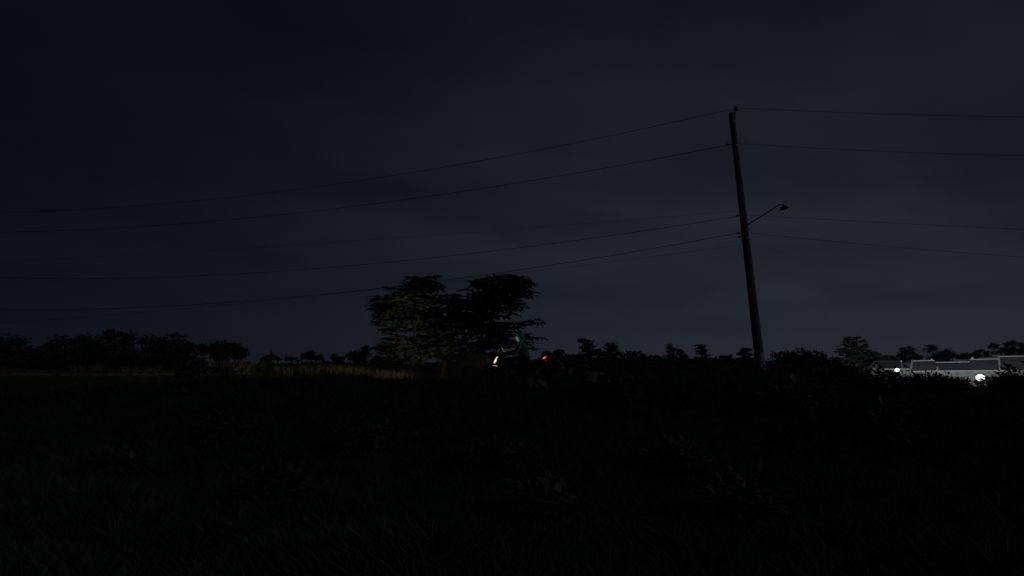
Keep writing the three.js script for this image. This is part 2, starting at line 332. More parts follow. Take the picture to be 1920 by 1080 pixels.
// hut with a pyramid roof and finial among the far trees on the other side
{
  const p = at(509, 662, 95), gy = ground(p.x, p.z), h = base('pavilion', V(p.x, gy, p.z)); tag(h, 'small dark pavilion with a pyramid roof and finial between far trees', 'pavilion');
  const top = p.y - gy;
  part('roof', new THREE.ConeGeometry(1.9, 1.0, 4).rotateY(0.5).translate(0, top - 0.5, 0), M.roofRed, h);
  part('finial', new THREE.LatheGeometry([[0.12, 0], [0.05, 0.08], [0.12, 0.2], [0.04, 0.3], [0.0, 0.55]].map((q) => new THREE.Vector2(...q)), 8).translate(0, top - 0.02, 0), M.darkSteel, h);
  part('wall', box(2.2, top - 0.95, 2.2, 0, (top - 0.95) / 2, 0).rotateY(0.5 + Math.PI / 4), M.wall, h);
}
// boundary wall with a pale coping, seen beside the pole
for (const [x0, y0, x1, y1, d, label] of [[1340, 692, 1414, 692, 72, 'low boundary wall with a thin pale coping behind the pole'], [1452, 692.5, 1560, 692, 70, 'boundary wall with pale coping running from the thin white post toward the houses']]) {
  const a = at(x0, y0, d), b = at(x1, y1, d), gy = Math.min(ground(a.x, a.z), ground(b.x, b.z)), w = b.x - a.x, g = base('boundary_wall', V(a.x, gy, a.z)); tag(g, label, 'wall');
  part('panel', box(w, a.y - gy - 0.08, 0.12, w / 2, (a.y - gy - 0.08) / 2, 0), M.concrete, g);
  part('coping', rbox(w + 0.06, 0.08, 0.22, 0.02, w / 2, a.y - gy - 0.04, 0), M.trim, g);
}
for (const [px, py, d, label, arm] of [[1448, 659, 69, 'thin white post with a short crossbar right beside the pole foot', 1], [1249, 671, 74, 'thin grey post standing alone among the far trees', 0], [1690, 677, 92, 'thin pale post between the teal roof and the row houses', 0]]) {
  const t = at(px, py, d), gy = ground(t.x, t.z) - 0.1, g = base('post', V(t.x, gy, t.z)); tag(g, label, 'post');
  part('shaft', new THREE.CylinderGeometry(d === 92 ? 0.045 : 0.07, 0.08, t.y - gy, 10).translate(0, (t.y - gy) / 2, 0), d === 69 ? M.trim : M.concrete, g);
  part('cap', new THREE.SphereGeometry(0.085, 10, 6).translate(0, t.y - gy, 0), M.trim, g);
  if (arm) part('crossbar', rbox(0.8, 0.1, 0.1, 0.02, -0.45, at(px, 690, d).y - gy, 0.1), M.trim, g);
}
// lit floodlights on posts: one head towards the houses, one towards the field
function floodlight(px, py, d, size, candHouse, candField, aim, label) {
  const p = at(px, py, d), gy = ground(p.x, p.z) - 0.1, g = base('floodlight', V(p.x, gy, p.z)); tag(g, label, 'floodlight', 'lit floodlights by the houses');
  const h = p.y - gy, glow = new THREE.MeshStandardMaterial({ color: 0xffffff, emissive: new THREE.Color(0.86, 0.95, 1.0), emissiveIntensity: 45, roughness: 0.4 });
  part('post', new THREE.CylinderGeometry(0.05, 0.07, h, 10).translate(0, h / 2, 0), M.steel, g);
  const toCam = Math.atan2(-p.x, -p.z), toHouse = Math.atan2(aim.x - p.x, aim.z - p.z);
  for (const [turn, cand] of [[toCam, candField], [toHouse, candHouse]]) {
    const hd = part('lamp_head', rbox(size * 1.12, size * 0.95, 0.12, 0.05).translate(0, 0, 0.14), M.darkSteel, g); hd.position.set(0, h, 0); hd.rotation.y = turn;
    const oct = new THREE.Shape(); for (let k = 0; k < 8; k++) { const a = (k + 0.5) / 8 * 2 * Math.PI; oct[k ? 'lineTo' : 'moveTo'](Math.cos(a) * size * 0.54, Math.sin(a) * size * 0.46); }
    part('lens', new THREE.ExtrudeGeometry(oct, { depth: 0.03, bevelEnabled: true, bevelSize: 0.02, bevelThickness: 0.02, bevelSegments: 2 }).translate(0, 0, 0.2), glow, hd);
    const l = new THREE.SpotLight(new THREE.Color(0.86, 0.95, 1.0), cand, 0, 1.35, 1, 2); l.castShadow = true; l.shadow.radius = 8;
    const n = V(Math.sin(turn), 0, Math.cos(turn)); l.position.set(p.x, p.y, p.z).addScaledVector(n, 0.34); l.target.position.copy(l.position).addScaledVector(n, 5);
    scene.add(l, l.target);
  }
}
floodlight(1838, 708, 73, 0.8, 5600, 300, at(1790, 700, 97), 'large bright floodlight on a post in front of the row houses');
floodlight(1682, 694, 84, 0.5, 2400, 120, at(1740, 696, 99), 'smaller bright floodlight in front of the teal roofed house');

// ------------------------------------------------------------------ trees
const GREEN = [0.05, 0.07, 0.028], OLIVE = [0.042, 0.05, 0.022], DARK = [0.035, 0.05, 0.025];
// a far tree from its crown's lobes (pixels of the photograph at its distance); trunk to the ground, real depth
function tree(name, lobes, d, label, o = {}) {
  const P = lobes.map(([x, y, rx, ry]) => { const c = at(x, y, d); return { c, rx: rx * d / FOCAL, ry: ry * d / FOCAL }; });
  const lo = P.reduce((a, b) => (b.c.y < a.c.y ? b : a)), mx = o.trunk ? at(o.trunk, 690, d).x : lo.c.x;
  const foot = on(mx, -d, -0.05), g = base(name, foot); tag(g, label, o.category ?? 'tree', o.group);
  const seed = Math.round(lobes[0][0] * 7 + lobes[0][1]), L = new Leaves(seed), r = L.r, limbs = [], size = o.leaf ?? 0.3;
  const top = Math.max(...P.map((q) => q.c.y)) - foot.y, fork = V(0, Math.max(0.4, (lo.c.y - foot.y) * 0.7), 0), tr = Math.max(0.05, top * 0.028);
  limbs.push(limb([V(0, 0, 0), V(0.05 * (r() - 0.5), fork.y / 2, 0.05), fork], [tr * 1.3, tr, tr * 0.8], 7, 3));
  P.forEach((q, qi) => {
    const c = q.c.clone().sub(foot), rz = Math.max(q.rx, q.ry) * (o.depth ?? 0.9); c.z += (r() - 0.5) * q.rx * 0.6;
    limbs.push(limb([fork.clone(), fork.clone().lerp(c, 0.55).add(V(0, q.ry * 0.15, 0)), c], [tr * 0.7, tr * 0.4, tr * 0.12], 5, 3));
    const area = q.rx * q.ry + q.rx * rz + q.ry * rz, n = Math.round(Math.min(5200, Math.max(420, area * (o.density ?? 130))));
    // clumps inside the lobe, leaves round each clump
    const clumps = []; const nc = Math.max(16, Math.round(n / 26));
    for (let k = 0; k < nc; k++) { const v = L.dir(), rr = 0.25 + 0.72 * Math.sqrt(r()); clumps.push(V(c.x + v.x * q.rx * rr, c.y + v.y * q.ry * rr, c.z + v.z * rz * rr)); }
    for (let k = 0; k < n; k++) {
      const cl = clumps[Math.floor(r() * nc)], v = L.dir(), s = Math.min(q.rx, q.ry) * (0.16 + 0.34 * r());
      const p = V(cl.x + v.x * s * 1.4, cl.y + v.y * s * (o.flat ?? 0.8), cl.z + v.z * s * 1.4), dd = L.dir(); dd.y *= o.flat ? 0.25 : 0.6; dd.normalize();
      L.leaf(p, dd, size * (0.7 + 0.7 * r()), size * 0.55, 0.5, L.tint(o.color ?? GREEN, 0.35), [0.3, 1, 0.1], r() * 3);
    }
  });
  part('trunk', merge(limbs), M.bark, g); part('crown', L.geo(), M.farLeaf, g);
  return g;
}
// left woodland edge
const LG = 'dark trees of the woodland edge beyond the verge';
tree('woodland_tree', [[-25, 655, 36, 30], [8, 652, 28, 25], [22, 664, 24, 16]], 70, 'dark rounded tree at the outer end of the woodland edge', { group: LG });
tree('woodland_tree', [[98, 650, 21, 21], [88, 668, 26, 18], [118, 668, 18, 16]], 71, 'dark upright tree separated by a sky gap from its neighbour', { group: LG });
tree('woodland_tree', [[150, 648, 26, 21], [172, 653, 26, 22], [150, 672, 40, 16]], 69, 'broad dark tree with a level top in the woodland edge', { group: LG });
tree('woodland_tree', [[206, 628, 12, 11], [237, 631, 13, 11], [218, 650, 34, 20], [220, 672, 40, 18]], 68, 'tallest dark tree of the woodland edge, two small crests on top', { group: LG });
tree('woodland_tree', [[285, 645, 30, 17], [322, 650, 36, 24], [348, 664, 22, 18], [300, 672, 60, 18]], 66, 'widest dark tree of the woodland edge with a dome crown', { group: LG });
tree('woodland_tree', [[420, 649, 22, 12], [446, 658, 22, 11], [388, 653, 15, 7], [420, 665, 40, 12]], 60, 'low spreading dark tree standing apart above the tall dry grass', { group: LG });
tree('woodland_tree', [[40, 672, 40, 14], [65, 668, 30, 14]], 78, 'low dark tree filling a gap in the woodland edge', { group: LG });
// between woodland and the roadside tree
const MG = 'small far trees beside the pavilion';
tree('far_tree', [[576, 668, 10, 6], [592, 671, 16, 6], [548, 674, 16, 4]], 100, 'low far tree with a flat dark crown close to the pavilion', { group: MG });
tree('far_tree', [[581, 663, 7, 5], [600, 669, 9, 5]], 96, 'small far tree with a bumpy top beside the pavilion', { group: MG });
tree('far_tree', [[628, 670, 10, 6], [637, 675, 10, 6]], 96, 'short far bush with a blunt crown between pavilion and roadside tree', { group: MG, category: 'tree' });
tree('far_tree', [[661, 663, 9, 8], [668, 673, 12, 8]], 90, 'small far tree with a tilted crown near the roadside tree', { group: MG });
tree('far_tree', [[686, 658, 9, 8], [680, 670, 13, 9]], 88, 'far tree with a boxy dark crown just outside the roadside tree', { group: MG });
tree('far_tree', [[720, 674, 26, 9], [755, 676, 26, 9]], 84, 'wide low far tree behind the roadside tree', { group: MG });
tree('far_tree', [[900, 672, 50, 12], [850, 676, 30, 9]], 84, 'wide low far tree behind the rider', { group: MG });
// between scooter and pole
const RG = 'far trees between the scooter and the pole';
tree('far_tree', [[1035, 668, 18, 9], [1050, 663, 9, 7]], 88, 'low far tree with a small knob just behind the taillight', { group: RG });
tree('far_tree', [[1096, 640, 13, 6], [1100, 650, 16, 6], [1102, 663, 24, 10]], 80, 'far layered tree with a narrow flat topped crown', { group: RG, flat: 0.4 });
tree('far_tree', [[1144, 651, 15, 7], [1142, 664, 26, 10]], 84, 'far rounded tree next to the layered narrow one', { group: RG });
tree('far_tree', [[1183, 665, 20, 8], [1205, 673, 14, 8]], 86, 'far tree sloping down to a low shoulder', { group: RG });
tree('far_tree', [[1257, 654, 7, 10], [1256, 670, 11, 11]], 98, 'slender far tree with a column crown beside the lone grey post', { group: RG });
tree('far_tree', [[1275, 660, 6, 8], [1276, 671, 10, 9]], 99, 'shorter slender tree close to the column crowned one', { group: RG });
tree('far_tree', [[1314, 650, 8, 6], [1314, 660, 14, 6], [1318, 671, 18, 7]], 90, 'far cone shaped tree with tiered crown standing alone', { group: RG, flat: 0.35 });
tree('far_tree', [[1364, 672, 18, 7], [1345, 677, 14, 6]], 92, 'low flat far tree before the pole', { group: RG });
tree('far_tree', [[1397, 656, 10, 5], [1396, 664, 16, 6], [1398, 675, 22, 8]], 84, 'far tiered tree directly beside the pole shaft', { group: RG, flat: 0.35 });
tree('far_tree', [[1225, 674, 22, 7]], 94, 'lowest far tree in the gap before the slender trees', { group: RG });
tree('far_tree', [[1078, 672, 22, 9]], 92, 'low dark tree under the layered narrow one', { group: RG });
// beyond the pole
const HGp = 'far trees around the houses';
tree('far_tree', [[1470, 668, 18, 12], [1500, 665, 26, 11], [1528, 668, 18, 10], [1500, 678, 50, 10]], 86, 'wide block of a tree beyond the thin white post', { group: HGp });
tree('tiered_tree', [[1600, 634, 15, 4], [1601, 641, 25, 4.5], [1600, 649, 30, 5], [1604, 657, 34, 6], [1612, 666, 44, 7], [1610, 676, 46, 8]], 104, 'large far tree with wide flat tiers above the small shed', { flat: 0.3, depth: 0.7, group: HGp, color: [0.022, 0.03, 0.018] });
tree('far_tree', [[1555, 676, 20, 8], [1570, 681, 24, 6]], 92, 'low rounded tree between the white post and the tiered tree', { group: HGp });
tree('far_tree', [[1704, 658, 15, 9], [1700, 670, 26, 9], [1722, 672, 12, 7]], 130, 'round headed tree behind the end of the row houses', { group: HGp });
tree('far_tree', [[1744, 654, 12, 8], [1776, 663, 14, 8], [1762, 670, 26, 9]], 132, 'tree with a lobed crown leaning up behind the lowest ridge', { group: HGp });
tree('far_tree', [[1815, 668, 22, 6], [1840, 664, 18, 7]], 140, 'pale low tree behind the stepped ridges', { group: HGp });
tree('far_tree', [[1868, 650, 10, 6], [1897, 647, 14, 7], [1885, 658, 22, 8]], 126, 'tall double headed tree behind the highest ridge', { group: HGp });
tree('far_tree', [[1920, 652, 14, 9], [1930, 662, 24, 10]], 124, 'leafy tree behind the far part of the highest ridge', { group: HGp });

// undergrowth that reads as one dark mass under the far trees
{
  const L = new Leaves(909), r = L.r;
  for (let k = 0; k < 48000; k++) {
    const px = -60 + 1660 * r(), d = 72 + 26 * r(), t = fbm(px * 0.02, 1, d * 0.06, 4), top = at(px, (px < 380 ? 672 : px < 1025 ? 682 : px < 1200 ? 670 : px < 1420 ? 675 : 677 + Math.max(0, px - 1520) * 0.14) - 12 * t + (px > 470 && px < 560 ? 3 : 0), d).y, q = at(px, 690, d), gy = ground(q.x, q.z);
    const p = V(q.x, gy + (top - gy) * Math.pow(r(), 0.6), q.z), v = L.dir(); v.y *= 0.5; v.normalize();
    L.leaf(p, v, 0.35 + 0.4 * r(), 0.3, 0.5, L.tint(DARK, 0.35), [0.3, 1, 0.1], r() * 3);
  }
  tag(solo('undergrowth', L.geo(), M.farLeaf), 'continuous dark undergrowth below the far trees', 'undergrowth', null, 'stuff');
}

// ------------------------------------------------------------------ the roadside tree
{
  const D = 24.6, foot = above(834, D, -0.05), g = base('roadside_tree', foot);
  tag(g, 'spreading roadside tree with drooping leaf whorls, two crown heads', 'tree');
  const L = new Leaves(77), r = L.r, limbs = [], W = (px, py, dz = 0) => at(px, py, D).sub(foot).add(V(0, 0, dz));
  const lobes = [[792, 545, 40, 24], [770, 575, 62, 26], [735, 572, 36, 18], [740, 600, 34, 18], [790, 615, 70, 36], [728, 655, 26, 13], [770, 650, 50, 22], [930, 535, 44, 20], [965, 540, 34, 24], [890, 570, 50, 34], [930, 575, 50, 26], [880, 620, 62, 38], [930, 630, 40, 24], [850, 655, 62, 22], [905, 660, 44, 18], [845, 590, 50, 36], [792, 668, 46, 13]];
  const fork = W(836, 668, 0.1), a1 = W(800, 630, 0.3), a2 = W(890, 625, -0.2), a3 = W(845, 620, -0.6);
  limbs.push(limb([V(0, 0, 0), W(832, 690, 0), fork], [0.17, 0.13, 0.12], 9, 4));
  limbs.push(limb([fork, W(815, 650, 0.2), a1], [0.1, 0.08, 0.06], 7, 3), limb([fork, W(862, 648, 0), a2], [0.1, 0.08, 0.06], 7, 3), limb([fork, W(842, 645, -0.3), a3], [0.09, 0.07, 0.05], 7, 3));
  const whorl = (c, s) => {
    const n = 7 + Math.floor(r() * 4), off = r() * 6;
    for (let k = 0; k < n; k++) {
      const a = off + k / n * 2 * Math.PI + r() * 0.4, dd = V(Math.cos(a), 0.08 + 0.42 * r(), Math.sin(a)).normalize();
      L.leaf(c, dd, s * (0.38 + 0.16 * r()), s * 0.13, 0.7 + 0.8 * r(), L.tint(OLIVE, 0.3), [0.2, 0.8, 1, 0.75, 0.05], (r() - 0.5) * 1.1);
    }
  };
  const tw = (a, c, r0) => limbs.push(limb([a, a.clone().lerp(c, 0.5).add(V(0, 0.1 + 0.1 * r(), 0)), c], [r0, r0 * 0.6, 0.008], 5, 3));
  lobes.forEach(([x, y, rx, ry], i) => {
    const k = D / FOCAL, c = W(x, y, (r() - 0.5) * 1.4), rz = Math.max(rx, ry) * k * 1.1;
    const a = [a1, a2, a3].reduce((p, q) => (q.distanceTo(c) < p.distanceTo(c) ? q : p)); tw(a, c, 0.045);
    const n = Math.round(rx * ry / 44 + 14);
    for (let j = 0; j < n; j++) {
      const v = L.dir(), rr = 0.35 + 0.65 * Math.sqrt(r()), q = V(c.x + v.x * rx * k * rr, c.y + v.y * ry * k * rr, c.z + v.z * rz * rr);
      if (j % 3 === 0) tw(c, q, 0.018);
      whorl(q, 0.8 + 0.5 * r());
    }
  });
  // outlying sprays that stand against the sky
  for (const [px, py, fx, fy, s] of [[712, 567, 760, 580, 1.1], [705, 585, 750, 592, 0.9], [715, 600, 755, 605, 1], [716, 617, 770, 622, 1], [712, 650, 760, 648, 1.1], [738, 545, 770, 556, 1], [985, 526, 950, 540, 1.1], [992, 548, 950, 553, 1.1], [990, 556, 950, 560, 0.9], [972, 571, 930, 575, 1], [1000, 602, 920, 618, 1.1], [986, 609, 930, 622, 1], [1012, 604, 930, 620, 0.9], [1008, 632, 930, 640, 1.1], [985, 627, 930, 638, 1], [958, 612, 920, 620, 1], [812, 524, 800, 545, 1], [790, 524, 795, 545, 1], [928, 519, 930, 536, 1.1], [955, 518, 950, 536, 1], [905, 525, 925, 540, 1], [990, 644, 930, 648, 1.1], [1000, 655, 930, 655, 1]]) {
    const q = W(px, py, (r() - 0.5) * 1.6), f = W(fx, fy, q.z * 0.5); tw(f, q, 0.022);
    for (let k = 0; k < 3; k++) whorl(q.clone().lerp(f, k * 0.16).add(V((r() - 0.5) * 0.1, (r() - 0.5) * 0.08, (r() - 0.5) * 0.2)), s * (1 - k * 0.1));
  }
  part('trunk', merge(limbs), M.bark, g); part('crown', L.geo(), M.leaf, g);
}

// ------------------------------------------------------------------ shrubs on the near bank
const BR = [0.07, 0.06, 0.035];
function shrub(px, d, w, h, seed, label, group, o = {}) {
  const foot = above(px, d, -0.03), g = base('shrub', foot); tag(g, label, 'shrub', group);
  const L = new Leaves(seed), r = L.r, stems = [], n = o.stems ?? 12;
  for (let k = 0; k < n; k++) {
    const a = r() * 6.283, q = Math.sqrt(r()), tip = V(Math.cos(a) * w * q, h * (1 - 0.45 * q * q) * (0.75 + 0.35 * r()), Math.sin(a) * w * q * 0.8), mid = tip.clone().multiplyScalar(0.5).add(V(0, h * 0.1, 0));
    stems.push(limb([V(tip.x * 0.12, 0, tip.z * 0.12), mid, tip], [0.016, 0.011, 0.004], 4, 3));
    const c = new THREE.CatmullRomCurve3([V(tip.x * 0.12, 0, tip.z * 0.12), mid, tip]), m = Math.round((o.leaves ?? 60) * (0.7 + 0.6 * r()));
    for (let j = 0; j < m; j++) {
      const t = 0.2 + 0.8 * Math.pow(r(), 0.7), p = c.getPoint(t), v = L.dir(), s = (0.05 + 0.16 * r()) * (o.spread ?? 1);
      p.addScaledVector(v, s); v.y = v.y * 0.5 + 0.15; v.normalize();
      const len = (o.leaf ?? 0.1) * (0.6 + 0.8 * r());
      L.leaf(p, v, len, len * 0.5, 0.7, L.tint(o.color ?? GREEN, 0.35), [0.25, 1, 0.7, 0.05], r() - 0.5);
    }
  }
  part('stems', merge(stems), M.bark, g); part('foliage', L.geo(), M.leaf, g);
  return g;
}
// top row of a shrub in the photograph gives its height over the bank
function shrubTo(px, py, d, w, seed, label, group, o) { const f = above(px, d), t = at(px, py, d).y; shrub(px, d, w, Math.max(0.12, t - f.y), seed, label, group, o); }
const SG = 'shrubs along the near bank below the houses', SL = 'small leafy shrub of the dark hedge on the near bank below the houses';
let sd = 100;
for (const [px, py] of [[1460, 691], [1485, 689], [1512, 684], [1538, 682], [1563, 685], [1590, 689], [1618, 692], [1646, 693], [1668, 696], [1700, 702], [1722, 706], [1745, 708], [1768, 709], [1786, 714], [1804, 722], [1866, 720], [1880, 716]]) shrubTo(px, py, 14.5 + (sd % 4) * 0.4, 0.5, sd++, SL, SG, { leaves: 52 });
shrubTo(1875, 702, 13.8, 0.16, 140, 'thin upright shrub poking up in front of the lit wall', null, { stems: 4, leaves: 30 });
shrubTo(1905, 692, 13.6, 0.42, 141, 'taller shrub with knobby sprays before the highest roofed house', null, { leaves: 70 });
shrubTo(1935, 690, 13.4, 0.5, 142, 'tall shrub at the end of the hedge before the highest roofed house', null, {});
for (const [px, py] of [[1170, 694], [1210, 690], [1250, 694], [1290, 692], [1330, 697], [1372, 696], [1410, 695]]) shrubTo(px, py, 15 + (sd % 3) * 0.5, 0.55, sd++, 'low rounded shrub on the near bank between scooter and pole', 'low shrubs between scooter and pole', { leaves: 50 });
for (const [px, py, w] of [[350, 690, 0.3], [395, 688, 0.4], [432, 696, 0.35]]) shrubTo(px, py, 17.5, w, sd++, 'loose weedy shrub on the near bank before the tall dry grass', 'weedy shrubs before the dry grass', { leaves: 34, stems: 8, leaf: 0.13 });

// taller weeds standing out of the field grass
for (const [px, d, w, h] of [[430, 12.5, 0.5, 0.5], [690, 11.5, 0.6, 0.5], [930, 10, 0.55, 0.6], [1160, 12.8, 0.6, 0.5], [1270, 9.5, 0.6, 0.6], [1500, 11.5, 0.6, 0.55], [1660, 10.2, 0.5, 0.5], [240, 10.5, 0.5, 0.5], [520, 8.2, 0.4, 0.55], [1010, 7.6, 0.45, 0.5], [1380, 7.2, 0.4, 0.55]]) shrub(px, d, w, h, sd++, 'loose leafy weed standing in the dark wild grass of the field', 'weeds in the field', { leaves: 40, stems: 10, leaf: 0.14, color: [0.085, 0.095, 0.06] });
// broad leaved plants in front of the scooter: every big leaf is a part
function broadLeaf(px, d, h, count, seed, label) {
  const foot = above(px, d, -0.03), g = base('broad_leaf_plant', foot); tag(g, label, 'plant', 'broad leaved plants in front of the scooter');
  const r = rng(seed);
  for (let k = 0; k < count; k++) {
    const a = k * 2.4 + r() * 0.7, rise = h * (0.45 + 0.55 * (k + 1) / count) * (0.85 + 0.2 * r()), out = 0.1 + 0.22 * r(), q = V(Math.cos(a) * out, rise, Math.sin(a) * out);
    const st = part('stalk', limb([V(0, 0, 0), V(q.x * 0.4, rise * 0.55, q.z * 0.4), q], [0.016, 0.012, 0.008], 5, 3), M.bark, g);
    const L = new Leaves(seed * 31 + k), len = 0.34 + 0.22 * r();
    L.leaf(q, V(Math.cos(a), 0.35 - 0.7 * r(), Math.sin(a)).normalize(), len, len * 0.27, 1.1 + 0.7 * r(), L.tint([0.1, 0.15, 0.09], 0.25), [0.15, 0.75, 1, 0.95, 0.65, 0.3, 0.02], (r() - 0.5) * 1.2);
    part('leaf', L.geo(), M.gloss, g);
  }
}
broadLeaf(1030, 15.2, 0.62, 16, 5, 'tallest broad leaved plant right under the red taillight');
broadLeaf(1078, 14.6, 0.45, 14, 6, 'broad leaved plant with drooping leaves beside the taillight plant, away from the scooter');
broadLeaf(940, 14.9, 0.4, 13, 7, 'broad leaved plant below the headlight');
broadLeaf(1122, 13.8, 0.36, 12, 8, 'smallest broad leaved plant at the end of the clump');
broadLeaf(992, 14.2, 0.3, 12, 9, 'short broad leaved plant below the rider, between the other two');

// ------------------------------------------------------------------ grass
function tuftGeo(seed, n, h, w, spread, lean = 0.5) {
  const L = new Leaves(seed), r = L.r;
  for (let k = 0; k < n; k++) { const a = r() * 6.283, b = V(Math.cos(a) * spread * r(), 0, Math.sin(a) * spread * r()), d = V(Math.cos(a) * lean * r(), 1, Math.sin(a) * lean * r()).normalize(); L.leaf(b, d, h * (0.55 + 0.6 * r()), w, 0.5 + 0.7 * r(), [1, 1, 1].map(() => 0.8 + 0.3 * r()), [1, 0.8, 0.5, 0.05], r() * 3); }
  return L.geo();
}
function grass(name, count, place, geo, colors, label, seed) {
  const r = rng(seed), m = new THREE.InstancedMesh(geo, M.farLeaf, count), d = new THREE.Object3D(), c = new THREE.Color();
  for (let i = 0; i < count; i++) {
    let q; do q = place(r); while (!q);
    d.position.set(q[0], ground(q[0], q[1]) - 0.02, q[1]); d.rotation.set((r() - 0.5) * 0.3, r() * 6.283, (r() - 0.5) * 0.3); d.scale.setScalar(q[2] * (0.7 + 0.6 * r())); d.updateMatrix(); m.setMatrixAt(i, d.matrix);
    const k = colors[Math.floor(r() * colors.length)], v = 0.65 + 0.7 * r(); m.setColorAt(i, c.setRGB(k[0] * v, k[1] * v, k[2] * v));
  }
  m.name = numbered(name); scene.add(m); tag(m, label, 'grass', null, 'stuff');
}
const dry = [[0.18, 0.125, 0.065], [0.12, 0.095, 0.05], [0.085, 0.085, 0.042]], wild = [[0.075, 0.088, 0.055], [0.105, 0.085, 0.065], [0.06, 0.072, 0.05], [0.16, 0.115, 0.085]];
// field: within the view, thicker clumps where the noise is high
grass('field_grass', 15000, (r) => { const z = -3.5 - 13 * Math.pow(r(), 0.8), x = z * (r() * 2 - 1) * 1.05, dx = x - RC.x, dz = z - RC.z, u = dx * RN.x + dz * RN.z; if (u > -4.3) return null; const n = fbm(x * 0.5, 5, z * 0.5, 3); return r() < 0.45 + n ? [x, z, 0.75 + 0.9 * Math.max(0, n + 0.1)] : null; }, tuftGeo(11, 13, 0.34, 0.014, 0.13, 0.8), wild, 'dark wild grass covering the field and bank slope', 51);
grass('bank_grass', 5000, (r) => { const s = -22 + 60 * r(), u = -3.1 - 1.5 * r(), q = along(s, u); return [q.x, q.z, 0.8]; }, tuftGeo(12, 9, 0.1, 0.008, 0.1, 0.9), wild, 'short grass along the crest of the near bank', 52);
grass('verge_grass', 6500, (r) => { const s = -14 + 62 * r(), u = 2.75 + 6.5 * Math.pow(r(), 1.3), q = along(s, u), n = fbm(q.x * 0.45, 1, q.z * 0.45, 3); return r() < 0.32 + 2.3 * n ? [q.x, q.z, 0.42 + 1.1 * Math.max(0, n + 0.12)] : null; }, tuftGeo(13, 13, 0.5, 0.012, 0.12, 0.6), dry, 'dry tufted grass on the far verge of the road', 53);
// clumps of tall dry grass that stand out in the headlight
{
  const G = 'tall dry grass clumps on the far verge';
  const clump = (px, d, h, w, seed, label) => {
    const foot = above(px, d, -0.03), g = base('grass_clump', foot), L = new Leaves(seed), r = L.r;
    for (let k = 0; k < 260; k++) { const a = r() * 6.283, q = Math.sqrt(r()) * w, d0 = V(Math.cos(a) * 0.5 * r(), 1, Math.sin(a) * 0.5 * r()).normalize(); L.leaf(V(Math.cos(a) * q, 0, Math.sin(a) * q * 0.6), d0, h * (0.5 + 0.55 * r()), 0.018, 0.5 + 0.6 * r(), L.tint(dry[Math.floor(r() * 3)], 0.25), [1, 0.9, 0.6, 0.05], r() * 3); }
    part('blades', L.geo(), M.farLeaf, g); tag(g, label, 'grass', G);
  };
  for (const [px, d, h, w, l] of [[158, 30.5, 0.62, 0.7, 'lone rounded clump of tall dry grass under the level topped tree'], [262, 29.5, 0.55, 0.8, 'sloping clump of dry grass below the dome crowned tree'], [415, 28.2, 0.85, 0.6, 'tallest clump of dry grass beside the weedy shrubs'], [440, 27.6, 0.75, 0.5, 'bright upright clump of dry grass next to the tallest one'], [470, 28, 0.8, 0.5, 'bright clump of dry grass below the low spreading tree'], [545, 27, 0.6, 0.7, 'clump of dry grass below the pavilion'], [600, 26.5, 0.65, 0.8, 'wide olive clump of dry grass between pavilion and roadside tree'], [655, 26, 0.62, 0.7, 'olive clump of dry grass short of the roadside tree'], [735, 25.4, 0.4, 0.8, 'low clump of dry grass under the roadside tree']]) clump(px, d, h, w, px, l);
}

